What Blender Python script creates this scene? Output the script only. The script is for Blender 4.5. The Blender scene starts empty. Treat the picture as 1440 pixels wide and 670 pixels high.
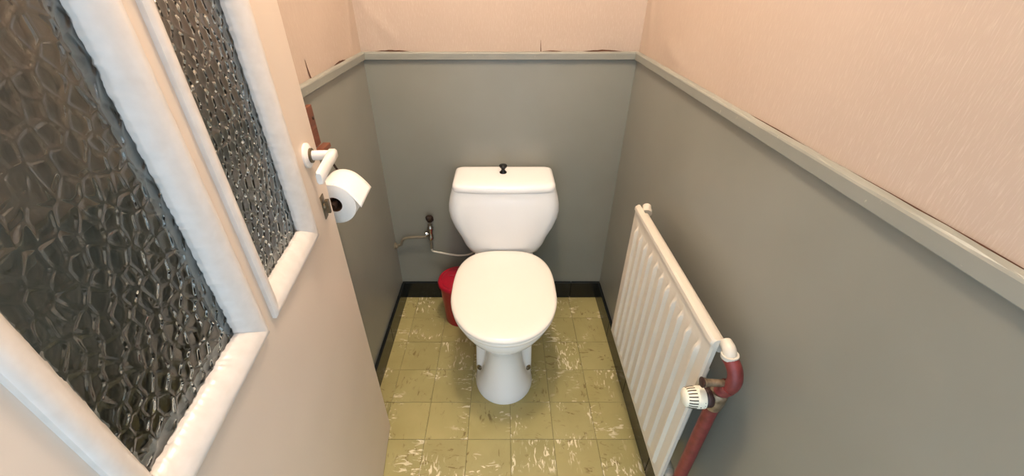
import bpy, math, random
import numpy as np
from mathutils import Vector, Matrix
random.seed(7)
rng = np.random.default_rng(7)
PI = math.pi
scene = bpy.context.scene
COL = scene.collection

# ---------------------------------------------------------------- camera
CAM_H, PITCH, FPX = 1.399, 0.5796, 565.2
cam_data = bpy.data.cameras.new('camera')
cam_data.sensor_width = 36.0
cam_data.lens = FPX / 1440 * 36.0
cam_data.shift_x = (720 - 708.6) / 1440
cam_data.clip_start = 0.01
cam = bpy.data.objects.new('camera', cam_data)
cam.location = (0, 0, CAM_H)
cam.rotation_euler = (PI / 2 - PITCH, 0, 0)
COL.objects.link(cam)
scene.camera = cam

# ---------------------------------------------------------------- world (hall daylight behind the open doorway)
world = bpy.data.worlds.new('world')
scene.world = world
world.use_nodes = True
bg = world.node_tree.nodes['Background']
bg.inputs[0].default_value = (0.62, 0.82, 1.0, 1)
bg.inputs[1].default_value = 1.7
LAMP_STRENGTH = 140.0
LAMP_COLOR = (1.0, 0.86, 0.70, 1)

vs = scene.view_settings
vs.view_transform = 'Standard'
vs.look = 'None'
vs.gamma = 1
vs.use_curve_mapping = False
vs.exposure = 0.36

# ---------------------------------------------------------------- room numbers
XL, XR, YB, YF = -0.514, 0.486, 1.587, 0.03
CEIL = 2.50
RAIL0, RAIL1 = 1.141, 1.167
BASE_H = 0.099

# ================================================================ helpers
def lin(r, g, b):
    f = lambda c: (c / 255) / 12.92 if c / 255 <= 0.04045 else ((c / 255 + 0.055) / 1.055) ** 2.4
    return (f(r), f(g), f(b), 1)

def link(o, parent=None, loc=None):
    COL.objects.link(o)
    if parent is not None:
        o.parent = parent
    if loc is not None:
        o.location = loc
    return o

def mesh_obj(name, verts, faces, mat, parent=None, smooth=False, loc=None, bevel=0, seg=2, angle=None):
    me = bpy.data.meshes.new(name)
    me.from_pydata([tuple(map(float, v)) for v in verts], [], [tuple(f) for f in faces])
    me.validate()
    me.materials.append(mat)
    if smooth:
        me.polygons.foreach_set('use_smooth', [True] * len(me.polygons))
        if angle:
            me.set_sharp_from_angle(angle=math.radians(angle))
    o = link(bpy.data.objects.new(name, me), parent, loc)
    if bevel:
        b = o.modifiers.new('bevel', 'BEVEL')
        b.width = bevel
        b.segments = seg
        b.limit_method = 'ANGLE'
        b.angle_limit = math.radians(40)
    return o

class MB:
    """collects simple shapes into one mesh"""
    def __init__(s):
        s.v, s.f = [], []
    def add(s, v, f):
        n = len(s.v)
        s.v += [tuple(map(float, p)) for p in v]
        s.f += [tuple(i + n for i in q) for q in f]
        return s
    def box(s, x0, x1, y0, y1, z0, z1):
        v = [(x0, y0, z0), (x1, y0, z0), (x1, y1, z0), (x0, y1, z0), (x0, y0, z1), (x1, y0, z1), (x1, y1, z1), (x0, y1, z1)]
        return s.add(v, [(3, 2, 1, 0), (4, 5, 6, 7), (0, 1, 5, 4), (1, 2, 6, 5), (2, 3, 7, 6), (3, 0, 4, 7)])
    def tube(s, pts, r, n=12, cap=True):
        pts = [Vector(p) for p in pts]
        rr = r if isinstance(r, (list, tuple)) else [r] * len(pts)
        t0 = (pts[1] - pts[0]).normalized()
        up = Vector((0, 0, 1)) if abs(t0.z) < 0.9 else Vector((1, 0, 0))
        u = t0.cross(up).normalized()
        v, f = [], []
        prev = t0
        for i, p in enumerate(pts):
            if i == 0: t = t0
            elif i == len(pts) - 1: t = (pts[i] - pts[i - 1]).normalized()
            else: t = ((pts[i + 1] - pts[i]).normalized() + (pts[i] - pts[i - 1]).normalized()).normalized()
            u = (prev.rotation_difference(t) @ u).normalized()
            prev = t
            w = t.cross(u)
            for k in range(n):
                a = 2 * PI * k / n
                v.append(p + (u * math.cos(a) + w * math.sin(a)) * rr[i])
        m = len(pts)
        for i in range(m - 1):
            for k in range(n):
                a, b = i * n + k, i * n + (k + 1) % n
                f.append((a, b, b + n, a + n))
        if cap:
            f.append(tuple(reversed(range(n))))
            f.append(tuple(range((m - 1) * n, m * n)))
        return s.add(v, f)
    def lathe(s, prof, origin, axis, n=32, cap=True):
        """prof: list of (distance along axis, radius)"""
        o, a = Vector(origin), Vector(axis).normalized()
        up = Vector((0, 0, 1)) if abs(a.z) < 0.9 else Vector((1, 0, 0))
        u = a.cross(up).normalized()
        w = a.cross(u)
        v, f = [], []
        for h, r in prof:
            for k in range(n):
                t = 2 * PI * k / n
                v.append(o + a * h + (u * math.cos(t) + w * math.sin(t)) * r)
        for i in range(len(prof) - 1):
            for k in range(n):
                b, c = i * n + k, i * n + (k + 1) % n
                f.append((b, c, c + n, b + n))
        if cap:
            f.append(tuple(reversed(range(n))))
            f.append(tuple(range((len(prof) - 1) * n, len(prof) * n)))
        return s.add(v, f)
    def loft(s, rings, cap=True):
        n = len(rings[0])
        v = [p for r in rings for p in r]
        f = []
        for i in range(len(rings) - 1):
            for k in range(n):
                a, b = i * n + k, i * n + (k + 1) % n
                f.append((a, b, b + n, a + n))
        if cap:
            f.append(tuple(reversed(range(n))))
            f.append(tuple(range((len(rings) - 1) * n, len(rings) * n)))
        return s.add(v, f)
    def grid(s, P):
        """P: array (a, b, 3)"""
        a, b = P.shape[:2]
        f = []
        for i in range(a - 1):
            for j in range(b - 1):
                q = i * b + j
                f.append((q, q + 1, q + b + 1, q + b))
        return s.add(P.reshape(-1, 3), f)
    def build(s, name, mat, parent=None, smooth=False, loc=None, bevel=0, seg=2, angle=None):
        return mesh_obj(name, s.v, s.f, mat, parent, smooth, loc, bevel, seg, angle)

def arc(c, r, a0, a1, n, ax, ay):
    c, ax, ay = Vector(c), Vector(ax), Vector(ay)
    return [c + ax * (r * math.cos(a0 + (a1 - a0) * i / n)) + ay * (r * math.sin(a0 + (a1 - a0) * i / n)) for i in range(n + 1)]

def empty(name, loc=(0, 0, 0), rz=0):
    o = bpy.data.objects.new(name, None)
    o.empty_display_size = 0.05
    link(o, None, loc)
    o.rotation_euler = (0, 0, rz)
    return o

def tag(o, label=None, cat=None, kind=None):
    if label: o['label'] = label
    if cat: o['category'] = cat
    if kind: o['kind'] = kind
    return o

# ================================================================ materials
class NT:
    def __init__(s, name, rough=0.5, color=(0.8, 0.8, 0.8, 1), metal=0.0, spec=0.5):
        s.m = bpy.data.materials.new(name)
        s.m.use_nodes = True
        s.t = s.m.node_tree
        s.b = s.t.nodes['Principled BSDF']
        s.b.inputs['Base Color'].default_value = color
        s.b.inputs['Roughness'].default_value = rough
        s.b.inputs['Metallic'].default_value = metal
        s.b.inputs['Specular IOR Level'].default_value = spec
    def n(s, typ, **kw):
        nd = s.t.nodes.new(typ)
        for k, v in kw.items():
            if k.startswith('i_'): nd.inputs[k[2:].replace('_', ' ')].default_value = v
            else: setattr(nd, k, v)
        return nd
    def l(s, a, b): s.t.links.new(a, b)
    def coord(s, scale=(1, 1, 1), rot=(0, 0, 0), kind='Object'):
        tc = s.n('ShaderNodeTexCoord')
        mp = s.n('ShaderNodeMapping')
        mp.inputs['Scale'].default_value = scale
        mp.inputs['Rotation'].default_value = rot
        s.l(tc.outputs[kind], mp.inputs[0])
        return mp.outputs[0]
    def noise(s, vec, scale, detail=3, rough=0.5, dist=0.0):
        nd = s.n('ShaderNodeTexNoise')
        nd.inputs['Scale'].default_value = scale
        nd.inputs['Detail'].default_value = detail
        nd.inputs['Roughness'].default_value = rough
        nd.inputs['Distortion'].default_value = dist
        s.l(vec, nd.inputs['Vector'])
        return nd.outputs['Fac']
    def ramp(s, fac, stops):
        nd = s.n('ShaderNodeValToRGB')
        e = nd.color_ramp.elements
        while len(e) < len(stops): e.new(0.5)
        for i, (p, c) in enumerate(stops):
            e[i].position = p
            e[i].color = c if len(c) == 4 else (*c, 1)
        s.l(fac, nd.inputs[0])
        return nd.outputs[0]
    def mix(s, fac, a, b, mode='MIX'):
        nd = s.n('ShaderNodeMix', data_type='RGBA', blend_type=mode)
        for sock, v in ((nd.inputs[0], fac), (nd.inputs[6], a), (nd.inputs[7], b)):
            if hasattr(v, 'node'): s.l(v, sock)
            else: sock.default_value = v
        return nd.outputs[2]
    def math(s, op, a, b=0.0):
        nd = s.n('ShaderNodeMath', operation=op)
        for sock, v in ((nd.inputs[0], a), (nd.inputs[1], b)):
            if hasattr(v, 'node'): s.l(v, sock)
            else: sock.default_value = v
        return nd.outputs[0]
    def bump(s, h, strength=0.2, dist=0.001):
        nd = s.n('ShaderNodeBump')
        nd.inputs['Strength'].default_value = strength
        nd.inputs['Distance'].default_value = dist
        s.l(h, nd.inputs['Height'])
        s.l(nd.outputs[0], s.b.inputs['Normal'])
    def base(s, c): s.l(c, s.b.inputs['Base Color'])

B = (0, 0, 0, 1)
W = (1, 1, 1, 1)

def simple(name, c, rough=0.5, metal=0.0, var=0.06, scale=25, bump=0.0, spec=0.5):
    m = NT(name, rough, c, metal, spec)
    v = m.coord()
    f = m.noise(v, scale, 3)
    dark = tuple(x * (1 - var) for x in c[:3]) + (1,)
    lite = tuple(min(1, x * (1 + var)) for x in c[:3]) + (1,)
    m.base(m.ramp(f, [(0.3, dark), (0.7, lite)]))
    if bump: m.bump(f, bump, 0.001)
    return m.m

def m_wallpaper():
    m = NT('peach_wallpaper', 0.72, spec=0.3)
    v = m.coord((1, 1, 0.10))
    fib = m.noise(v, 520, 3, 0.6)
    v2 = m.coord((1, 1, 0.25), (0.25, 0.25, 0))
    fib2 = m.noise(v2, 300, 2, 0.6)
    v3 = m.coord()
    big = m.noise(v3, 3.5, 3)
    c = m.ramp(big, [(0.3, lin(184, 165, 149)), (0.7, lin(191, 172, 156))])
    c2 = m.mix(m.ramp(fib, [(0.5, B), (0.85, W)]), c, lin(202, 186, 170))
    m.base(c2)
    m.bump(m.math('ADD', fib, fib2), 0.14, 0.0008)
    return m.m

def m_grey():
    m = NT('grey_wall_paint', 0.36, spec=0.5)
    v = m.coord()
    big = m.noise(v, 4, 3)
    fine = m.noise(v, 260, 2)
    m.base(m.ramp(big, [(0.3, lin(133, 132, 122)), (0.7, lin(139, 138, 128))]))
    m.bump(fine, 0.10, 0.0006)
    return m.m

def m_rail():
    m = NT('grey_rail_paint', 0.4)
    v = m.coord()
    f = m.noise(v, 70, 3)
    f2 = m.noise(v, 9, 2)
    c = m.ramp(f2, [(0.3, lin(136, 136, 127)), (0.7, lin(142, 142, 133))])
    m.base(m.mix(m.ramp(f, [(0.70, B), (0.78, W)]), c, lin(172, 164, 150)))
    m.bump(f, 0.15, 0.001)
    return m.m

def m_tile():
    m = NT('olive_vinyl', 0.36, spec=0.45)
    tc = m.n('ShaderNodeTexCoord')
    oi = m.n('ShaderNodeObjectInfo')
    rot = m.n('ShaderNodeVectorRotate', rotation_type='Z_AXIS')
    m.l(tc.outputs['Object'], rot.inputs['Vector'])
    stp = m.math('MULTIPLY', m.math('FLOOR', m.math('MULTIPLY', oi.outputs['Random'], 3.999)), PI / 2)
    m.l(stp, rot.inputs['Angle'])
    off = m.n('ShaderNodeVectorMath', operation='ADD')
    sc = m.n('ShaderNodeCombineXYZ')
    r40 = m.math('MULTIPLY', oi.outputs['Random'], 40.0)
    m.l(r40, sc.inputs[0]); m.l(m.math('MULTIPLY', r40, 1.7), sc.inputs[1])
    m.l(rot.outputs[0], off.inputs[0]); m.l(sc.outputs[0], off.inputs[1])
    def stretched(sx, sy, rz):
        mp = m.n('ShaderNodeMapping')
        mp.inputs['Scale'].default_value = (sx, sy, 1)
        mp.inputs['Rotation'].default_value = (0, 0, rz)
        m.l(off.outputs[0], mp.inputs[0])
        return mp.outputs[0]
    P = off.outputs[0]
    s1 = m.noise(stretched(1, 0.33, 0.5), 74, 3, 0.55, 1.2)
    s2 = m.noise(stretched(0.33, 1, 0.9), 66, 3, 0.55, 1.4)
    patch = m.noise(P, 7, 2)
    patch2 = m.noise(P, 11.7, 2, 0.5, 0.4)
    soft = m.noise(P, 6, 4)
    c = m.ramp(soft, [(0.25, lin(164, 152, 98)), (0.75, lin(184, 172, 118))])
    dk = m.math('MULTIPLY', m.ramp(s2, [(0.57, B), (0.66, W)]), m.ramp(patch2, [(0.48, B), (0.60, W)]))
    lt = m.math('MULTIPLY', m.ramp(s1, [(0.55, B), (0.62, W)]), m.ramp(patch, [(0.53, B), (0.62, W)]))
    tone = m.ramp(oi.outputs['Random'], [(0.0, (0.93, 0.93, 0.92)), (1.0, (1.06, 1.05, 1.03))])
    c = m.mix(1.0, c, tone, 'MULTIPLY')
    c = m.mix(m.math('MULTIPLY', dk, 0.75), c, lin(118, 97, 48))
    c = m.mix(m.math('MULTIPLY', lt, 0.95), c, lin(240, 230, 198))
    m.base(c)
    m.b.inputs['Coat Weight'].default_value = 0.15
    m.bump(soft, 0.1, 0.001)
    return m.m

def m_door():
    m = NT('cream_door_paint', 0.38)
    v = m.coord()
    f = m.noise(v, 3, 2)
    br = m.noise(m.coord((1, 1, 0.06)), 160, 2)
    m.base(m.ramp(f, [(0.3, lin(208, 192, 176)), (0.7, lin(216, 200, 184))]))
    m.bump(br, 0.08, 0.0008)
    return m.m

def m_bead():
    m = NT('white_bead_paint', 0.28)
    f = m.noise(m.coord(), 60, 3)
    m.base(m.ramp(f, [(0.3, lin(212, 204, 196)), (0.7, lin(220, 213, 206))]))
    m.bump(f, 0.04, 0.001)
    return m.m

def m_glass():
    m = NT('hammered_glass', 0.04, (0.80, 0.83, 0.80, 1))
    m.b.inputs['Transmission Weight'].default_value = 1.0
    m.b.inputs['IOR'].default_value = 1.5
    f = m.noise(m.coord(), 30, 2)
    m.base(m.ramp(f, [(0.3, (0.60, 0.67, 0.69)), (0.7, (0.68, 0.74, 0.75))]))
    return m.m

def m_wood():
    m = NT('red_brown_wood', 0.45)
    f = m.noise(m.coord((1, 0.12, 1)), 90, 4, 0.6, 0.6)
    m.base(m.ramp(f, [(0.3, lin(92, 52, 36)), (0.7, lin(134, 80, 58))]))
    m.bump(f, 0.15, 0.0006)
    return m.m

def m_pipe():
    m = NT('red_oxide_paint', 0.4)
    f = m.noise(m.coord(), 45, 4)
    m.base(m.ramp(f, [(0.25, lin(104, 38, 34)), (0.7, lin(138, 60, 56))]))
    m.bump(f, 0.2, 0.001)
    return m.m

def m_brass():
    m = NT('tarnished_brass', 0.42, metal=0.75)
    f = m.noise(m.coord(), 70, 4)
    m.base(m.ramp(f, [(0.3, lin(116, 98, 76)), (0.7, lin(182, 160, 134))]))
    return m.m

def m_skirt():
    m = NT('black_skirting', 0.22)
    f = m.noise(m.coord(), 30, 3)
    m.base(m.ramp(f, [(0.3, lin(13, 16, 17)), (0.75, lin(25, 28, 28))]))
    return m.m

M = dict(
    paper=m_wallpaper(), grey=m_grey(), rail=m_rail(), tile=m_tile(), door=m_door(), bead=m_bead(), glass=m_glass(),
    wood=m_wood(), pipe=m_pipe(), brass=m_brass(), skirt=m_skirt(),
    grout=simple('dark_joint', lin(112, 100, 60), 0.8),
    ceil=simple('white_ceiling', lin(240, 236, 228), 0.8, var=0.02, scale=5),
    plaster=simple('plaster', lin(222, 206, 190), 0.8, var=0.03, scale=5),
    china=simple('white_china', lin(252, 250, 248), 0.12, var=0.01, scale=6),
    plastic=simple('cream_plastic', lin(250, 243, 232), 0.22, var=0.012, scale=5),
    black=simple('black_plastic', lin(18, 18, 19), 0.25),
    red=simple('red_plastic', lin(160, 18, 34), 0.3, var=0.05, scale=12),
    redl=simple('red_plastic_lid', lin(170, 20, 44), 0.3, var=0.05, scale=12),
    rad=simple('radiator_enamel', lin(216, 206, 190), 0.32, var=0.02, scale=8),
    trv=simple('cream_valve_plastic', lin(244, 236, 214), 0.35, var=0.02),
    slot=simple('dark_slot', lin(70, 60, 44), 0.7),
    collar=simple('dark_collar', lin(58, 34, 28), 0.45, var=0.2, scale=60),
    chrome=simple('worn_chrome', lin(190, 182, 172), 0.22, metal=1.0, var=0.2, scale=60),
    silver=simple('grey_plastic_tube', lin(206, 200, 186), 0.35, var=0.04),
    oldpipe=simple('grey_painted_pipe', lin(122, 112, 94), 0.45, var=0.12, scale=50),
    tissue=simple('tissue_paper', lin(250, 247, 242), 0.95, var=0.015, scale=200, bump=0.2),
    core=simple('cardboard', lin(120, 84, 58), 0.9),
    dark=simple('dark_metal', lin(60, 44, 36), 0.45, metal=0.4),
    handle=simple('white_enamel_handle', lin(236, 230, 224), 0.25, var=0.03, scale=40),
    bronze=simple('aged_bronze', lin(112, 98, 76), 0.4, metal=0.7, var=0.25, scale=90),
    gap=simple('bare_brown_plaster', lin(92, 58, 40), 0.9, var=0.2, scale=80),
)
def m_lamp():
    m = NT('lamp_glass', 0.4, (1, 0.95, 0.88, 1))
    m.b.inputs['Emission Color'].default_value = LAMP_COLOR
    m.b.inputs['Emission Strength'].default_value = LAMP_STRENGTH
    return m.m
M['lamp'] = m_lamp()

# ================================================================ the room
T = 0.10
def struct(o):
    o['kind'] = 'structure'
    return o

# floor slab and tiles
fl = struct(MB().box(XL - T, XR + T, -0.6, YB + T, -0.08, -0.003).build('floor', M['grout']))
TS = 0.1545
xs = [XL] + [0.024 + TS * k for k in range(-3, 3)] + [XR]
ys = [0.813 - 0.1535 * k for k in range(6, 0, -1)] + [0.813, 0.9635, 1.1175, 1.272, 1.4265, YB]
GAP = 0.0005
cache = {}
for i in range(len(xs) - 1):
    for j in range(len(ys) - 1):
        w, d = xs[i + 1] - xs[i], ys[j + 1] - ys[j]
        key = (round(w, 4), round(d, 4))
        if key not in cache:
            a, b, c = w / 2 - GAP, d / 2 - GAP, 0.0008
            v = [(-a, -b, -.0028), (a, -b, -.0028), (a, b, -.0028), (-a, b, -.0028),
                 (-a, -b, -c), (a, -b, -c), (a, b, -c), (-a, b, -c),
                 (-a + c, -b + c, 0), (a - c, -b + c, 0), (a - c, b - c, 0), (-a + c, b - c, 0)]
            f = [(0, 1, 5, 4), (1, 2, 6, 5), (2, 3, 7, 6), (3, 0, 4, 7),
                 (4, 5, 9, 8), (5, 6, 10, 9), (6, 7, 11, 10), (7, 4, 8, 11), (8, 9, 10, 11)]
            me = bpy.data.meshes.new('floor_tile')
            me.from_pydata(v, [], f)
            me.materials.append(M['tile'])
            cache[key] = me
        o = bpy.data.objects.new('floor_tile', cache[key])
        link(o, fl, ((xs[i] + xs[i + 1]) / 2, (ys[j] + ys[j + 1]) / 2, random.uniform(-0.0003, 0.0002)))

# ceiling, walls
struct(MB().box(XL - T, XR + T, YF - T, YB + T, CEIL, CEIL + 0.08).build('ceiling', M['ceil']))
PB = 0.005                       # wallpaper lies this far behind the dado face
wl = struct(MB().box(XL - T, XL - PB - 0.004, YF - T, YB + T, -0.08, CEIL).build('wall_left', M['plaster']))
wr = struct(MB().box(XR + PB + 0.004, XR + T, YF - T, YB + T, -0.08, CEIL).build('wall_right', M['plaster']))
wb = struct(MB().box(XL - PB - 0.004, XR + PB + 0.004, YB + PB + 0.004, YB + T, -0.08, CEIL).build('wall_back', M['plaster']))
DOOR_X0, DOOR_X1, DOOR_Z = -0.335, 0.445, 2.04
wf = struct(MB().box(XL - PB, DOOR_X0, YF - T, YF, -0.003, CEIL).box(DOOR_X1, XR + PB, YF - T, YF, -0.003, CEIL)
            .box(DOOR_X0, DOOR_X1, YF - T, YF, DOOR_Z, CEIL).build('wall_front', M['paper']))

def smooth_noise(u, v, seed, freqs=(2.1, 4.3, 7.7)):
    r = np.random.default_rng(seed)
    h = np.zeros_like(u)
    for k, fq in enumerate(freqs):
        a, p1, p2 = r.uniform(0, 2 * PI, 3)
        h += np.sin(fq * (u * math.cos(a) + v * math.sin(a)) * 2 + p1) * np.sin(fq * (v - u * .4) * 1.7 + p2) / (k + 1)
    return h

def paper(name, parent, fn, u0, u1, bumps=(), seed=1, amp=0.0008):
    """wallpaper sheet on a wall; fn(u, z, h) -> point, h = how far the paper lifts off the wall"""
    nu, nz = int((u1 - u0) / 0.015) + 1, int((CEIL - RAIL0) / 0.015) + 1
    U, Z = np.meshgrid(np.linspace(u0, u1, nu), np.linspace(RAIL0, CEIL, nz), indexing='ij')
    H = smooth_noise(U, Z, seed) * amp
    for (a, b, c, d, wid, hh) in bumps:                      # creases: ridge along a segment
        ax, az = c - a, d - b
        L2 = ax * ax + az * az
        t = np.clip(((U - a) * ax + (Z - b) * az) / L2, 0, 1)
        dist = np.hypot(U - a - t * ax, Z - b - t * az)
        H += hh * np.exp(-(dist / wid) ** 2) * (0.5 + 0.5 * np.sin(t * PI))
    P = fn(U, Z, H)
    return MB().grid(P).build(name, M['paper'], parent, smooth=True)

paper('wallpaper', wl, lambda u, z, h: np.stack([XL - PB + h, u, z], -1), YF, YB + PB, [(1.50, 1.18, 1.56, 1.4, .02, .004), (1.05, 1.3, 1.1, 1.9, .05, .002)], 3)
paper('wallpaper', wr, lambda u, z, h: np.stack([XR + PB - h, u, z], -1), YF, YB + PB, [(1.2, 1.19, 1.32, 1.22, .02, .004), (1.5, 1.2, 1.56, 1.4, .02, .003)], 5)
paper('wallpaper', wb, lambda u, z, h: np.stack([u, YB + PB - h, z], -1), XL - PB, XR + PB,
      [(-.47, 1.30, -.39, 1.20, .014, .005), (-.48, 1.2, -.485, 1.5, .012, .005), (.36, 1.22, .44, 1.18, .014, .004)], 9)

# grey dado panels
MB().box(XL - PB - .004, XL, YF, YB, -0.003, RAIL1 - .006).build('dado_panel', M['grey'], wl)
MB().box(XR, XR + PB + .004, YF, YB, -0.003, RAIL1 - .006).build('dado_panel', M['grey'], wr)
MB().box(XL, XR, YB, YB + PB + .004, -0.003, RAIL1 - .006).build('dado_panel', M['grey'], wb)

# dado rails: moulded strip swept along each wall, mitred at the corners
RAIL_PROF = [(0, RAIL0), (.0095, RAIL0), (.0105, RAIL0 + .0015), (.0105, RAIL1 - .005), (.0090, RAIL1 - .002), (.0065, RAIL1 - .0008), (-.004, RAIL1), (-.004, RAIL0)]
def rail(name, p, q, inward, m0, m1):
    p, q, n = Vector(p), Vector(q), Vector(inward)
    t = (q - p).normalized()
    K = 40
    rings = []
    for k in range(K + 1):
        ring = []
        for i, (d, z) in enumerate(RAIL_PROF):
            a, b = p + t * (d * m0), q - t * (d * m1)
            pt = a + (b - a) * (k / K) + n * d
            jz = random.uniform(-.0005, .0008) if i in (4, 5, 6) and 0 < k < K else 0
            ring.append((pt.x, pt.y, z + jz))
        rings.append(ring)
    return struct(MB().loft(rings).build(name, M['rail']))
rail('trim_1', (XL, YF, 0), (XL, YB, 0), (1, 0, 0), 0, 1)
rail('trim_2', (XL, YB, 0), (XR, YB, 0), (0, -1, 0), 1, 1)
rail('trim_3', (XR, YF, 0), (XR, YB, 0), (-1, 0, 0), 0, 1)

# skirting of black tiles
def skirting(name, cuts, place):
    e = struct(empty(name))
    for a, b in zip(cuts[:-1], cuts[1:]):
        x0, x1, y0, y1 = place(a + .0006, b - .0006)
        MB().box(x0, x1, y0, y1, 0.0003, BASE_H + random.uniform(-.0005, .0005)).build('skirting_tile', M['skirt'], e, bevel=.0025)
    return e
SK = 0.014
skirting('baseboard_back', [XL + .0005, -.26, .04, .34, XR - .0005], lambda a, b: (a, b, YB - SK, YB - .0003))
skirting('baseboard_left', [YF + .01, .37, .67, .97, 1.27, YB - SK - .0005], lambda a, b: (XL + .0003, XL + SK, a, b))
skirting('baseboard_right', [YF + .01, .40, .70, 1.0, 1.30, YB - SK - .0005], lambda a, b: (XR - SK, XR - .0003, a, b))

# torn and lifting wallpaper: dark slit with a curled lip
def tear(parent, fn, pts, widths, lip=0.003):
    """pts (u,z) along the slit; widths; fn(u,z,h) -> point"""
    n = len(pts)
    v, f = [], []
    for (u, z), w in zip(pts, widths):
        v += [fn(u - w, z, .0016), fn(u + w, z, .0016)]
    for i in range(n - 1):
        f.append((2 * i, 2 * i + 1, 2 * i + 3, 2 * i + 2))
    s = mesh_obj('wallpaper_tear', v, f, M['gap'], parent)
    v, f = [], []
    for (u, z), w in zip(pts, widths):
        v += [fn(u + w, z, .0014), fn(u + w * 1.6 + .001, z, lip * w / max(widths)), fn(u + w * 2.2 + .004, z, .0012)]
    for i in range(n - 1):
        for k in range(2):
            f.append((3 * i + k, 3 * i + k + 1, 3 * i + 4 + k, 3 * i + 3 + k))
    mesh_obj('paper_lip', v, f, M['paper'], s, smooth=True)
L = lambda u, z, h: (XL - PB + h, u, z)
Bk = lambda u, z, h: (u, YB + PB - h, z)
Rt = lambda u, z, h: (XR + PB - h, u, z)
tear(wl, L, [(1.128, 1.215), (1.130, 1.195), (1.133, 1.18), (1.137, RAIL1 - .002)], [.0004, .0022, .0036, .0042])
tear(wb, Bk, [(.132, 1.205), (.1325, 1.19), (.134, RAIL1)], [.0003, .0009, .0014])
def gap_line(parent, fn, u0, u1, h):
    n = 10
    v, f = [], []
    for i in range(n + 1):
        t = i / n
        u = u0 + (u1 - u0) * t
        hh = h * math.sin(PI * t) * random.uniform(.7, 1.1)
        v += [fn(u, RAIL1 - .002, .0018), fn(u, RAIL1 + .0004 + hh, .0018)]
    for i in range(n):
        f.append((2 * i, 2 * i + 1, 2 * i + 3, 2 * i + 2))
    mesh_obj('wallpaper_gap', v, f, M['gap'], parent)
gap_line(wb, Bk, -.47, -.34, .005)
gap_line(wb, Bk, .135, .21, .003)
gap_line(wb, Bk, .28, .43, .006)
gap_line(wl, L, 1.31, 1.42, .006)
gap_line(wr, Rt, .25, .55, .0012)
gap_line(wr, Rt, .62, .80, .0012)

# ================================================================ the open glazed door
DA = 0.106
door = struct(empty('door_1', (-.418, .849, 0), DA))
# local axes: X out of the face towards the room, Y along the leaf (free edge at +), Z up
S0, S1 = -.815, .013
TH = .040
OP = [(-.676, -.402), (-.372, -.122)]
Z0, Z1, ZT = .928, 1.90, 2.02
leaf = MB()
leaf.box(-TH, 0, S0, OP[0][0], .008, ZT).box(-TH, 0, OP[1][1], S1, .008, ZT)
leaf.box(-TH, 0, OP[0][0], OP[1][1], .008, Z0).box(-TH, 0, OP[0][0], OP[1][1], Z1, ZT)
leaf.box(-TH, 0, OP[0][1], OP[1][0], Z0, Z1)
leaf.build('leaf', M['door'], door)
BW = .037
BEAD = [(0, -.020), (0, .006), (.004, .009), (.012, .0088), (.022, .0045), (.031, -.004), (.0365, -.0115), (BW, -.014), (BW, -.020)]
def bead(a, b, inward, lift=0):
    """a,b outer corners in (s,z); inward unit vector in (s,z); mitred"""
    a, b, n = np.array(a), np.array(b), np.array(inward)
    t = (b - a) / np.linalg.norm(b - a)
    K = max(8, int(np.linalg.norm(b - a) / .0035))
    for side in (1, -1):
        rings = []
        for k in range(K + 1):
            ring = []
            for i, (d, x) in enumerate(BEAD):
                dj = d if side == 1 or i < 4 else d * 1.30
                if i in (6, 7, 8): dj = dj + JIT[(k * 7 + i // 7) % len(JIT)] * .0009
                p = a + t * d + (b - a - 2 * t * d) * (k / K) + n * dj
                ring.append((x if side == 1 else min(-TH - x, -.0275), p[0], p[1]))
            rings.append(ring)
        MB().loft(rings).build('glazing_bead', M['bead'], door, smooth=True, angle=50)
JIT = np.convolve(rng.normal(0, 1, 400), [.6, .4], 'same')
for (a, b) in OP:
    bead((a, Z0), (b, Z0), (0, 1))
    bead((a, Z1), (b, Z1), (0, -1))
    bead((a, Z0), (a, Z1), (1, 0))
    bead((b, Z0), (b, Z1), (-1, 0))

def hammered(s0, s1, z0, z1, res, seed):
    r = np.random.default_rng(seed)
    p, q = .0215, .0235
    cs = []
    for i, cy in enumerate(np.arange(z0 - q, z1 + q, q * .87)):
        for cx in np.arange(s0 - p, s1 + p, p):
            cs.append((cx + (i % 2) * p / 2 + r.normal(0, p * .21), cy + r.normal(0, q * .21)))
    cs = np.array(cs)
    amp = r.uniform(.7, 1.25, len(cs))
    S = np.linspace(s0, s1, int((s1 - s0) / res) + 1)
    Z = np.linspace(z0, z1, int((z1 - z0) / res) + 1)
    H = np.zeros((len(S), len(Z)))
    for j, z in enumerate(Z):
        near = np.abs(cs[:, 1] - z) < .06
        c, am = cs[near], amp[near]
        d2 = (S[:, None] - c[None, :, 0]) ** 2 + ((z - c[None, :, 1]) / 1.18) ** 2
        # shallow dimples that meet in narrow raised ridges
        dd_ = np.sort(np.sqrt(d2 * am), 1)
        f1, gap = dd_[:, 0], dd_[:, 1] - dd_[:, 0]
        H[:, j] = 3.5 * f1 ** 2 + .00130 * np.exp(-(gap / .0040) ** 2)
    return S, Z, H
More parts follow.
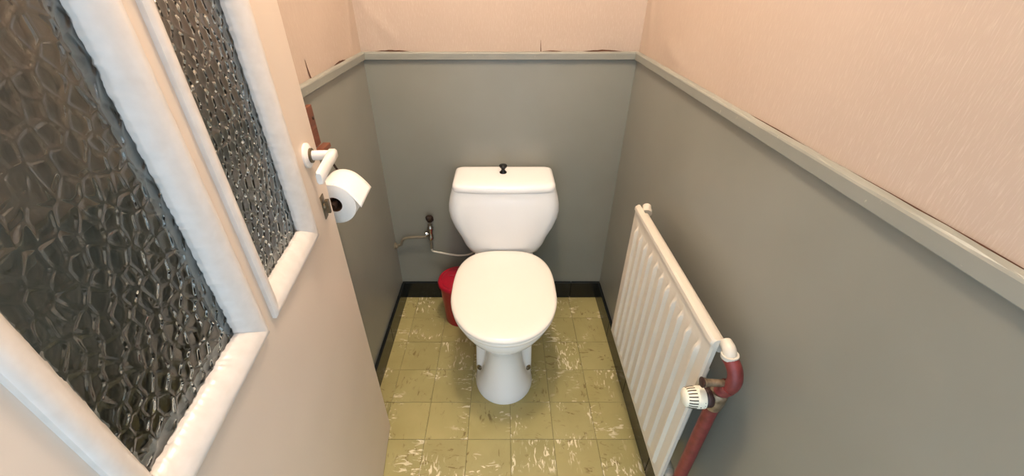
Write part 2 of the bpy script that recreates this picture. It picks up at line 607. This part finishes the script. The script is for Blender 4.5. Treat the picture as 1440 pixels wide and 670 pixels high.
for k, (a, b) in enumerate(OP):
    S, Z, H = hammered(a + .012, b - .012, Z0 + .012, Z1 - .012, .0014, 11 + k)
    ns, nz = H.shape
    SS, ZZ = np.meshgrid(S, Z, indexing='ij')
    front = np.stack([-.0195 + H, SS, ZZ], -1).reshape(-1, 3)
    back = np.stack([np.full_like(SS, -.0240), SS, ZZ], -1).reshape(-1, 3)
    idx = np.arange(ns * nz).reshape(ns, nz)
    quads = np.stack([idx[:-1, :-1], idx[1:, :-1], idx[1:, 1:], idx[:-1, 1:]], -1).reshape(-1, 4)
    N = ns * nz
    # flat back plus rim as a closed solid
    c4 = [idx[0, 0], idx[-1, 0], idx[-1, -1], idx[0, -1]]
    rim = np.concatenate([idx[:, 0], idx[-1, 1:], idx[-2::-1, -1], idx[0, -2:0:-1]])
    bv = back[rim]
    m = len(rim)
    faces = [tuple(q) for q in quads.tolist()]
    faces += [(int(rim[i]), N + i, N + (i + 1) % m, int(rim[(i + 1) % m])) for i in range(m)]
    faces.append(tuple(N + i for i in reversed(range(m))))
    mesh_obj('glass_pane', np.concatenate([front, bv]), faces, M['glass'], door, smooth=True, angle=60)

# lever handle
hz, hs = 1.083, -.052
hd = MB().lathe([(0, .026), (.004, .026), (.007, .022), (.009, .013), (.009, .0)], (0, hs, hz), (1, 0, 0), 28).build('door_handle', M['handle'], door, smooth=True, angle=40)
MB().lathe([(.0085, .0155), (.012, .0155), (.013, .012)], (0, hs, hz), (1, 0, 0), 24).build('collar_ring', M['bronze'], hd, smooth=True, angle=40)
MB().lathe([(.008, .0105), (.050, .0095), (.056, .009)], (0, hs, hz), (1, 0, 0), 20).build('handle_stem', M['handle'], hd, smooth=True, angle=40)
rings = []
for (s, x0, x1, hh, dz) in [(.013, .044, .058, .008, 0), (.008, .042, .061, .0100, 0), (-.02, .044, .062, .0105, 0), (-.07, .047, .062, .0115, -.001), (-.112, .049, .0625, .0125, -.003), (-.116, .051, .061, .0105, -.003)]:
    ring = []
    for kx, kz in ((-1, -.6), (-.6, -1), (.6, -1), (1, -.6), (1, .6), (.6, 1), (-.6, 1), (-1, .6)):
        ring.append(((x0 + x1) / 2 + kx * (x1 - x0) / 2, hs + s, hz + dz + kz * hh))
    rings.append(ring)
MB().loft(rings).build('lever', M['handle'], hd, smooth=True, angle=50)
# thumb-turn lock below
lk = MB().box(0, .002, -.047, -.025, .925, .982).build('lock_plate', M['bronze'], door, bevel=.001)
MB().lathe([(0.002, .009), (.006, .008)], (0, -.035, .953), (1, 0, 0), 18).add(
    [(x, -.035 + s, .953 + z) for x in (.005, .013) for s, z in ((-.004, -.016), (.004, -.016), (.006, .016), (-.006, .016))],
    [(3, 2, 1, 0), (4, 5, 6, 7), (0, 1, 5, 4), (1, 2, 6, 5), (2, 3, 7, 6), (3, 0, 4, 7)]).build('thumb_turn', M['bronze'], lk)
for z in (.25, 1.05, 1.8):
    MB().lathe([(0, .008), (.10, .008)], (-TH - .004, S0 - .004, z), (0, 0, 1), 12).build('hinge', M['bronze'], door, smooth=True, angle=40)
# door lining in the front wall
fr = struct(MB().box(DOOR_X0 - .001, DOOR_X0 + .02, YF - T - .012, YF - .002, 0, DOOR_Z).box(DOOR_X1 - .02, DOOR_X1 + .001, YF - T - .012, YF - .002, 0, DOOR_Z)
            .box(DOOR_X0 + .02, DOOR_X1 - .02, YF - T - .012, YF - .002, DOOR_Z - .02, DOOR_Z).build('trim_4', M['bead']))

# ================================================================ toilet
toi = tag(empty('toilet', (0.0, 1.12, 0)), 'white close-coupled toilet with closed cream lid against the back wall', 'toilet')
TX, TY = 0.0, 1.12
def tb(mb, name, mat, parent=toi, **kw):
    mb.v = [(x - TX, y - TY, z) for x, y, z in mb.v] if parent is toi else mb.v
    return mb.build(name, mat, parent, **kw)

def half_outline(yf, ln, wn, ys_, wb_, yb, rc=.03, ef=2.0):
    """plan outline from the front nose (x=0) round to the back (x=0): list of (w, y)"""
    pts = []
    for i in range(13):
        t = i / 12 * PI / 2
        pts.append((wn * math.sin(t) ** (2 / ef), yf + ln * (1 - math.cos(t) ** (2 / ef))))
    y0 = yf + ln
    for i in range(1, 7):                                     # step from the nose to the wider body
        t = i / 6
        sm = t * t * (3 - 2 * t)
        pts.append((wn + (wb_ - wn) * sm, y0 + (ys_ - y0) * t))
    pts.append((wb_, (ys_ + yb) / 2))
    for i in range(7):
        t = i / 6 * PI / 2
        pts.append((wb_ - rc + rc * math.cos(t), yb - rc + rc * math.sin(t)))
    return pts
def full(half, z):
    r = [(w, y, z) for w, y in half]
    l = [(-w, y, z) for w, y in reversed(half[1:])]
    return r + [(0, half[-1][1], z)] + l
bowl_sections = [  # z, yf, ln, wn, ystep, wb, yb
    (.0003, .952, .12, .114, 1.12, .112, 1.50),
    (.012, .951, .12, .115, 1.12, .113, 1.50),
    (.035, .957, .110, .104, 1.100, .112, 1.50),
    (.060, .966, .100, .093, 1.092, .112, 1.50),
    (.085, .975, .090, .085, 1.088, .111, 1.50),
    (.120, .985, .080, .077, 1.088, .110, 1.50),
    (.170, .993, .072, .069, 1.090, .109, 1.50),
    (.215, .992, .072, .067, 1.10, .109, 1.50),
    (.250, .980, .085, .072, 1.11, .111, 1.50),
    (.280, .958, .105, .090, 1.12, .118, 1.50),
    (.310, .930, .140, .118, 1.15, .122, 1.50),
    (.340, .908, .180, .150, 1.32, .124, 1.50),
    (.365, .897, .205, .172, 1.36, .125, 1.50),
    (.385, .893, .215, .180, 1.37, .125, 1.50),
    (.395, .892, .215, .181, 1.37, .125, 1.50),
    (.400, .896, .212, .177, 1.37, .122, 1.50),
]
tb(MB().loft([full(half_outline(*s[1:]), s[0]) for s in bowl_sections]), 'bowl', M['china'], smooth=True, angle=60)
for sx in (-1, 1):
    b = tb(MB().lathe([(0, .0085), (.004, .008), (.007, .004), (.007, 0)], (sx * .0965, 1.072, .070), (sx * .30, -.93, .2), 16), 'fixing_bolt', M['bronze'], smooth=True, angle=40)
    b2 = MB().lathe([(0, .013), (.003, .012)], (sx * .0965 - TX, 1.074 - TY, .070), (sx * .30, -.93, .2), 16).build('bolt_washer', M['chrome'], toi)

def lid_half(grow=0.0, yfw=.879, ym=1.115, ybk=1.382, w=.1905, n=3.0):
    pts = []
    for i in range(19):
        t = i / 18 * PI / 2
        pts.append(((w + grow) * math.sin(t) ** (2 / 2.08), ym - (ym - yfw + grow) * math.cos(t) ** (2 / 2.08)))
    for i in range(1, 25):
        t = i / 24 * PI / 2
        pts.append(((w + grow) * max(0, math.cos(t)) ** (2 / n), ym + (ybk + grow - ym) * math.sin(t) ** (2 / n)))
    return pts
def lid_ring(g, z):
    h = lid_half(g)
    r = [(x, y, z) for x, y in h]
    return r + [(-x, y, z) for x, y in reversed(h[1:-1])]
tb(MB().loft([lid_ring(-.010, .3995), lid_ring(-.004, .4005), lid_ring(-.001, .406), lid_ring(-.001, .413), lid_ring(-.005, .4165)]), 'seat', M['plastic'], smooth=True, angle=50)
tb(MB().loft([lid_ring(-.006, .4172), lid_ring(.0, .4182), lid_ring(.0015, .423), lid_ring(.0005, .4285), lid_ring(-.004, .4325), lid_ring(-.012, .4352),
              lid_ring(-.035, .4372), lid_ring(-.075, .4386), lid_ring(-.13, .4393), lid_ring(-.17, .4395)]), 'seat_lid', M['plastic'], smooth=True, angle=60)
def tank_ring(z, w, yfr, bow, rc, yb=YB - .006, n=12):
    """front slightly bowed, rounded vertical corners"""
    pts = []
    def fy(x): return yfr - bow * (1 - (x / w) ** 2)
    for i in range(n + 1):                                    # front, left to right
        x = -(w - rc) + 2 * (w - rc) * i / n
        pts.append((x, fy(x), z))
    y0 = fy(w - rc)
    for i in range(1, 7):
        t = i / 6 * PI / 2
        pts.append((w - rc + rc * math.sin(t), y0 + rc * (1 - math.cos(t)), z))
    r2 = .02
    for i in range(0, 5):
        t = i / 4 * PI / 2
        pts.append((w - r2 + r2 * math.cos(t), yb - r2 + r2 * math.sin(t), z))
    for i in range(0, 5):
        t = i / 4 * PI / 2
        pts.append((-(w - r2) - r2 * math.sin(t), yb - r2 + r2 * math.cos(t), z))
    for i in range(0, 6):
        t = i / 6 * PI / 2
        pts.append((-(w - rc) - rc * math.cos(t), y0 + rc - rc * math.sin(t), z))
    return pts
tank = [(.400, .120, 1.432, .004, .03), (.402, .140, 1.412, .008, .035), (.410, .152, 1.402, .010, .04), (.44, .168, 1.397, .010, .045), (.48, .184, 1.395, .012, .05), (.53, .206, 1.389, .014, .05),
        (.575, .220, 1.386, .014, .05), (.605, .2235, 1.385, .014, .05), (.635, .221, 1.386, .014, .048), (.665, .2145, 1.388, .013, .046), (.690, .207, 1.390, .012, .044), (.6980, .2045, 1.3895, .012, .042)]
tb(MB().loft([tank_ring(*r) for r in tank]), 'tank', M['china'], smooth=True, angle=60)
lidr = [(.6985, .2020, 1.390, .012, .042), (.6995, .2032, 1.3885, .012, .042), (.708, .2025, 1.3885, .012, .042), (.717, .201, 1.389, .012, .042), (.724, .196, 1.395, .011, .04), (.728, .186, 1.406, .010, .038), (.7295, .165, 1.43, .008, .036), (.730, .10, 1.47, .004, .03)]
tb(MB().loft([tank_ring(z, w, y, b, rc, YB - .006 - max(0, (.203 - w) * .6)) for z, w, y, b, rc in lidr]), 'tank_lid', M['china'], smooth=True, angle=60)
tb(MB().lathe([(h * 1.1, r * 1.22) for h, r in [(0, .012), (.003, .012), (.008, .0075), (.014, .006), (.019, .009), (.023, .0125), (.028, .0135), (.031, .0115), (.0325, .006), (.0325, 0)]], (-.003, 1.505, .730), (0, 0, 1), 24), 'flush_knob', M['black'], smooth=True, angle=50)

# ================================================================ radiator
FX, RY0, RY1, RZ0, RZ1 = .404, .537, 1.083, .275, .812
rad = tag(empty('radiator', (FX, RY0, RZ0)), 'cream ribbed panel radiator hung on the right grey wall', 'radiator')
def rb(mb, name, mat, parent=rad, **kw):
    mb.v = [(x - FX, y - RY0, z - RZ0) for x, y, z in mb.v]
    return mb.build(name, mat, parent, **kw)
NR = 11
pitch = (RY1 - RY0 - .05) / NR
def rib_h(y, z):
    """pressed relief of the panel front, in metres towards the room"""
    u = (y - RY0 - .040) / pitch
    k = np.round(u)
    d = np.abs(u - k) * pitch
    rib = np.clip((.0085 - d) / .0055, 0, 1)
    rib = rib * rib * (3 - 2 * rib) * ((k >= 0) & (k <= NR - 1))
    e = np.clip(np.minimum(z - RZ0 - .020, RZ1 - .046 - z) / .018, 0, 1)
    return .0085 * rib * e
ysam = sorted(set([RY0, RY0 + .004, RY1 - .004, RY1] + [RY0 + .04 + k * pitch + o for k in range(NR) for o in (-.0085, -.006, -.0035, -.001, .001, .0035, .006, .0085) if RY0 + .005 < RY0 + .04 + k * pitch + o < RY1 - .005]))
zsam = [RZ0, RZ0 + .004, RZ0 + .012, RZ0 + .022, RZ0 + .027, RZ0 + .032, RZ0 + .038] + list(np.linspace(RZ0 + .06, RZ1 - .085, 10)) + [RZ1 - .064, RZ1 - .058, RZ1 - .052, RZ1 - .046, RZ1 - .030, RZ1 - .0185, RZ1 - .0145, RZ1 - .010, RZ1 - .004, RZ1]
Y, Zg = np.meshgrid(ysam, zsam, indexing='ij')
Xg = FX - rib_h(Y, Zg)
edge = np.minimum(np.minimum(Y - RY0, RY1 - Y), Zg - RZ0)
Xg = Xg + np.where(edge < .002, .004, 0)
top = RZ1 - Zg                                               # raised rolled lip along the top
lip = np.clip((.0185 - top) / .004, 0, 1)
Xg = Xg - .0035 * lip + np.where(top < .002, .006, np.where(top < .006, .001, 0))
P = np.stack([Xg, Y, Zg], -1)
a, b = P.shape[:2]
mb = MB().grid(P)
bx = FX + .012
rim = [i * b for i in range(a)] + [(a - 1) * b + j for j in range(1, b)] + [i * b + b - 1 for i in range(a - 2, -1, -1)] + [j for j in range(b - 2, 0, -1)]
n0 = len(mb.v)
mb.v += [(bx, mb.v[i][1], mb.v[i][2]) for i in rim]
m = len(rim)
mb.f += [(rim[i], n0 + i, n0 + (i + 1) % m, rim[(i + 1) % m]) for i in range(m)]
mb.f.append(tuple(n0 + i for i in range(m)))
rb(mb, 'panel', M['rad'], smooth=True, angle=35)
# headers behind the panel, brackets, plug
rb(MB().tube([(FX + .030, RY0 + .012, RZ1 - .035), (FX + .030, RY1 - .012, RZ1 - .035)], .0125, 16), 'header_tube', M['rad'], smooth=True, angle=40)
rb(MB().tube([(FX + .030, RY0 + .012, RZ0 + .03), (FX + .030, RY1 - .012, RZ0 + .03)], .0145, 16), 'header_tube', M['rad'], smooth=True, angle=40)
for y in (RY0 + .10, RY1 - .10):
    rb(MB().box(FX + .044, XR - .0003, y - .014, y + .014, RZ0 + .05, RZ1 - .19), 'wall_bracket', M['rad'], bevel=.001)
rb(MB().lathe([(0, .016), (.012, .016), (.013, .013), (.017, .013), (.018, .0135), (.031, .013), (.033, .010)], (FX + .034, RY1 - .010, RZ1 - .026), (.25, 1, .35), 6 * 4), 'vent_plug', M['rad'], smooth=True, angle=40)

rb(MB().tube([(FX + .030, RY0 + .0135, RZ0 + .03), (FX + .030, RY0 - .012, RZ0 + .03)], .013, 16), 'bottom_plug', M['rad'], smooth=True, angle=50)

# ================================================================ heating pipe and valve
hp = tag(empty('heating_pipe', (.445, .505, 0)), 'red painted heating pipe with cream thermostatic valve at the radiator corner', 'pipe')
HX, HY = .445, .505
def hb(mb, name, mat, parent=hp, **kw):
    mb.v = [(x - HX, y - HY, z) for x, y, z in mb.v]
    return mb.build(name, mat, parent, **kw)
VX, VY, VZ = .431, .506, .681
PR = .0142
# white elbow on the radiator header
ez = RZ1 - .016
el = [(FX + .030, RY0 + .010, ez), (FX + .030, RY0 - .002, ez)] + arc((FX + .030, RY0 - .002, ez - .012), .012, PI / 2, PI * .06, 6, (0, -1, 0), (0, 0, 1))
el = [Vector(p) for p in el]
hb(MB().tube(el, .0128, 18), 'elbow_fitting', M['rad'], smooth=True, angle=50)
hb(MB().tube([el[-1] + Vector((0, 0, .004)), el[-1] + Vector((.001, -.001, -.004))], .0160, 18), 'elbow_nut', M['rad'], smooth=True, angle=40)
pz = el[-1]
# red swan-neck from the elbow to the valve
ctrl = [(pz.x, pz.y, pz.z - .004), (.438, .513, .776), (.4415, .504, .766), (.444, .498, .750), (.444, .4965, .735), (.442, .499, .721), (.438, .503, .708), (VX + .002, VY, VZ + .012)]
def smooth_path(c, n=6):
    c = [Vector(p) for p in c]
    out = []
    for i in range(len(c) - 1):
        p0, p1, p2, p3 = c[max(i - 1, 0)], c[i], c[i + 1], c[min(i + 2, len(c) - 1)]
        for k in range(n):
            t = k / n
            out.append(.5 * ((2 * p1) + (p2 - p0) * t + (2 * p0 - 5 * p1 + 4 * p2 - p3) * t * t + (3 * p1 - p0 - 3 * p2 + p3) * t ** 3))
    return out + [c[-1]]
hb(MB().tube(smooth_path(ctrl), PR, 18), 'swan_neck', M['pipe'], smooth=True, angle=50)
hb(MB().lathe([(0, .0145), (.001, .017), (.009, .017), (.010, .0145)], (.441, .501, .722), (-.35, .2, -.85), 20), 'pipe_collar', M['pipe'], smooth=True, angle=40)
hb(MB().lathe([(0, .016), (.004, .0185), (.014, .0185), (.03, .0185), (.036, .0175), (.046, .0165), (.05, .0155)], (VX + .001, VY, VZ + .020), (0, 0, -1), 20), 'valve_body', M['brass'], smooth=True, angle=40)
hb(MB().lathe([(0, .0075), (.035, .0075), (.036, .0095), (.040, .0095), (.041, .005)], (VX, VY - .002, VZ + .047), (-1, 0.0, .06), 16), 'valve_stub', M['brass'], smooth=True, angle=40)
hb(MB().lathe([(0, .009), (.001, .0105), (.003, .0105), (.004, .008)], (VX - .0405, VY - .002, VZ + .050), (-1, 0, .06), 16), 'stub_cap', M['collar'], smooth=True, angle=40)
HA = Vector((-1, 0, 0))
hb(MB().lathe([(0, .012), (.012, .012), (.012, .0195), (.015, .0205), (.023, .0205), (.026, .0185)], (VX, VY, VZ), HA, 20), 'union_collar', M['collar'], smooth=True, angle=40)
th = hb(MB().lathe([(.026, .0195), (.028, .0225), (.042, .0225), (.0425, .0219), (.045, .0219), (.055, .0211), (.063, .0188), (.067, .013), (.068, 0)], (VX, VY, VZ), HA, 36), 'thermostat_head', M['trv'], smooth=True, angle=40)
for k in range(20):
    t = 2 * PI * k / 20
    e1, e2 = Vector((0, math.cos(t), math.sin(t))), Vector((0, -math.sin(t), math.cos(t)))
    v = []
    for h, r in ((.0455, .0223), (.055, .0216), (.0625, .0194)):
        for dx, rr in ((-.0011, r), (.0011, r), (.0011, r - .0025), (-.0011, r - .0025)):
            v.append(Vector((VX, VY, VZ)) + HA * h + e1 * rr + e2 * dx)
    f = [(0, 3, 2, 1), (8, 9, 10, 11)] + [(4 * i + a, 4 * i + (a + 1) % 4, 4 * i + 4 + (a + 1) % 4, 4 * i + 4 + a) for i in range(2) for a in range(4)]
    hb(MB().add(v, f), 'vent_slot', M['slot'], th)
for k in range(7):
    t = PI * .5 + (k - 3) * .30 + .5
    e1 = Vector((0, -math.sin(t), math.cos(t)))
    hb(MB().lathe([(0, .0009), (.0004, .0008)], Vector((VX, VY, VZ)) + HA * .0315 + e1 * .0224, e1, 8), 'scale_dot', M['slot'], th)
for k in range(2):
    t = PI * .5 + (k - .5) * .75 + .5
    e1 = Vector((0, -math.sin(t), math.cos(t)))
    hb(MB().lathe([(0, .0016), (.0004, .0014)], Vector((VX, VY, VZ)) + HA * .039 + e1 * .0224, e1, 10), 'scale_dot', M['slot'], th)
hb(MB().tube(smooth_path([(VX + .001, VY, VZ - .028), (VX + .001, VY, .55), (VX + .002, VY + .001, .30), (VX + .002, VY, .0015)], 4), PR, 18), 'riser', M['pipe'], smooth=True, angle=50)
# ================================================================ red bin
BX, BY = -.207, 1.438
bn = tag(empty('waste_bin', (BX, BY, 0)), 'small red plastic bin with lid behind the toilet bowl', 'bin')
MB().lathe([(.0004, .070), (.003, .074), (.10, .080), (.19, .086), (.205, .0875), (.207, .091), (.215, .0915), (.217, .088)], (0, 0, 0), (0, 0, 1), 48).build('body', M['red'], bn, smooth=True, angle=50)
ld = MB().lathe([(.2175, .090), (.218, .0955), (.224, .0965), (.232, .094), (.240, .088), (.2405, .083), (.238, .079), (.242, .074), (.249, .06), (.253, .035), (.2545, .012), (.2545, 0)], (0, 0, 0), (0, 0, 1), 48).build('lid', M['redl'], bn, smooth=True, angle=50)
MB().box(-.045, .045, -.004, .004, .252, .257).build('lid_ridge', M['redl'], ld, bevel=.002)

# ================================================================ water supply
WY = YB - .030
wv = tag(empty('water_valve', (-.335, YB, .40)), 'tarnished water stop valve and thin pipes on the back wall left of the toilet', 'valve')
def wvb(mb, name, mat, **kw):
    mb.v = [(x + .335, y - YB, z - .40) for x, y, z in mb.v]
    return mb.build(name, mat, wv, **kw)
# pipe from the left wall
wvb(MB().tube(smooth_path([(XL + .0005, WY + .010, .328), (-.497, WY + .010, .330), (-.482, WY + .006, .338), (-.474, WY + .003, .358), (-.462, WY, .374), (-.440, WY, .381), (-.40, WY, .383), (-.345, WY, .385)], 5), .0062, 12), 'feed_pipe', M['oldpipe'], smooth=True, angle=50)
wvb(MB().lathe([(0, .017), (.003, .017), (.006, .011), (.012, .011)], (XL + .0005, WY + .010, .328), (1, 0, 0), 20), 'wall_flange', M['oldpipe'], smooth=True, angle=40)
wvb(MB().lathe([(0, .010), (.005, .013), (.022, .013), (.026, .0105), (.05, .0115), (.056, .0145), (.068, .0145), (.072, .011), (.085, .010)], (-.338, WY, .372), (.05, -.06, 1), 18), 'valve_body', M['chrome'], smooth=True, angle=40)
wvb(MB().lathe([(0, .008), (.010, .0075), (.012, .012), (.020, .012), (.022, .009)], (-.340, WY, .405), (-1, -.3, 0), 14), 'valve_spindle', M['chrome'], smooth=True, angle=40)
kn = MB()
rings = []
for h, r in [(0, .009), (.004, .013), (.009, .0155), (.028, .0160), (.033, .013), (.035, .007)]:
    rings.append([((r * (1 + .09 * math.cos(6 * 2 * PI * k / 48))) * math.cos(2 * PI * k / 48) - .332, WY - .004 - h * .25 + (r * (1 + .09 * math.cos(6 * 2 * PI * k / 48))) * math.sin(2 * PI * k / 48), .470 + h) for k in range(48)])
wvb(kn.loft(rings), 'valve_knob', M['dark'], smooth=True, angle=50)
wvb(MB().tube([(-.338, WY, .374), (-.340, WY, .345), (-.340, WY, .322)], .0065, 12), 'outlet_pipe', M['oldpipe'], smooth=True, angle=40)
wvb(MB().tube(smooth_path([(-.340, WY, .326), (-.339, WY, .312), (-.330, WY, .303), (-.29, WY - .004, .297), (-.24, WY - .012, .293), (-.195, WY - .02, .295), (-.150, WY - .028, .312), (-.125, WY - .035, .345), (-.112, WY - .04, .396)], 6), .0045, 10), 'supply_tube', M['silver'], smooth=True, angle=40)

# ================================================================ toilet roll and its holder
RX, RZc, RYa, RYb, RR = -.443, .897, .925, 1.025, .056
roll = tag(empty('toilet_roll', (RX, RYa, RZc)), 'white toilet paper roll with loose end hanging on the left wall', 'toilet paper')
N = 64
rings = []
for y, r in [(0, .021), (0, RR - .003), (.002, RR), (RYb - RYa - .002, RR), (RYb - RYa, RR - .003), (RYb - RYa, .021), (0, .021)]:
    rings.append([(r * math.cos(2 * PI * k / N), y, r * math.sin(2 * PI * k / N)) for k in range(N)])
MB().loft(rings, cap=False).build('paper', M['tissue'], roll, smooth=True, angle=50)
rings = []
for y, r in [(.001, .0209), (RYb - RYa - .001, .0209), (RYb - RYa - .001, .0195), (.001, .0195), (.001, .0209)]:
    rings.append([(r * math.cos(2 * PI * k / 40), y, r * math.sin(2 * PI * k / 40)) for k in range(40)])
MB().loft(rings, cap=False).build('cardboard_core', M['core'], roll, smooth=True, angle=50)
prof = [((RR + .0006) * math.cos(t), (RR + .0006) * math.sin(t)) for t in np.linspace(PI * .72, PI * .22, 12)]
x, z = prof[-1]
for k in range(1, 8):
    t = k / 7
    prof.append((x + .026 * t, z - .028 * t - .010 * t * t))
Pf = np.array([[(px, (RYb - RYa) * (.005 + .99 * j / 6) + .002 * math.sin(j * 1.3) * (i / 18), pz_ + (.010 * (j / 6) - .006) * (i / 18) ** 2) for j in range(7)] for i, (px, pz_) in enumerate(prof)])
fl_ = MB().grid(Pf).build('loose_sheet', M['tissue'], roll, smooth=True)
so = fl_.modifiers.new('solid', 'SOLIDIFY'); so.thickness = .0006; so.offset = 1

hold = tag(empty('roll_holder', (XL, .98, 1.06)), 'red-brown wooden toilet roll holder on the left wall behind the door', 'roll holder')
def ho(mb, name, mat, **kw):
    mb.v = [(x - XL, y - .98, z - 1.06) for x, y, z in mb.v]
    return mb.build(name, mat, hold, **kw)
ho(MB().box(XL + .0005, XL + .013, .905, 1.066, 1.012, 1.118), 'back_plate', M['wood'], bevel=.002)
ho(MB().box(XL + .0135, XL + .034, .905, 1.075, 1.000, 1.012), 'ledge', M['wood'], bevel=.0015)
for y in (.917, 1.055):
    ho(MB().lathe([(0, .005), (.002, .004), (.0025, 0)], (XL + .013, y, 1.085), (1, 0, 0), 12), 'screw', M['dark'], smooth=True)
for y in (.914, 1.040):
    ho(MB().tube(smooth_path([(XL + .028, y, 1.002), (XL + .034, y, .985), (XL + .055, y, .935), (RX, y, RZc)], 4), .0032, 8), 'wire_arm', M['dark'], smooth=True)
ho(MB().tube([(RX, .910, RZc), (RX, 1.044, RZc)], .009, 14), 'spindle', M['dark'], smooth=True, angle=40)

# ================================================================ ceiling lamp (above the frame)
lamp = tag(empty('ceiling_lamp', (-.03, .90, CEIL)), 'round glass ceiling lamp above the toilet room', 'lamp')
MB().lathe([(0, .055), (-.012, .055), (-.022, .04), (-.05, .035)], (0, 0, -.0005), (0, 0, 1), 32).build('lamp_base', M['bead'], lamp, smooth=True, angle=40)
gl = [( -.05 - .085 * (1 - math.cos(t)), .085 * math.sin(t) if t > .42 else .035) for t in np.linspace(.42, PI - .02, 18)]
MB().lathe(gl, (0, 0, 0), (0, 0, 1), 32).build('lamp_globe', M['lamp'], lamp, smooth=True)
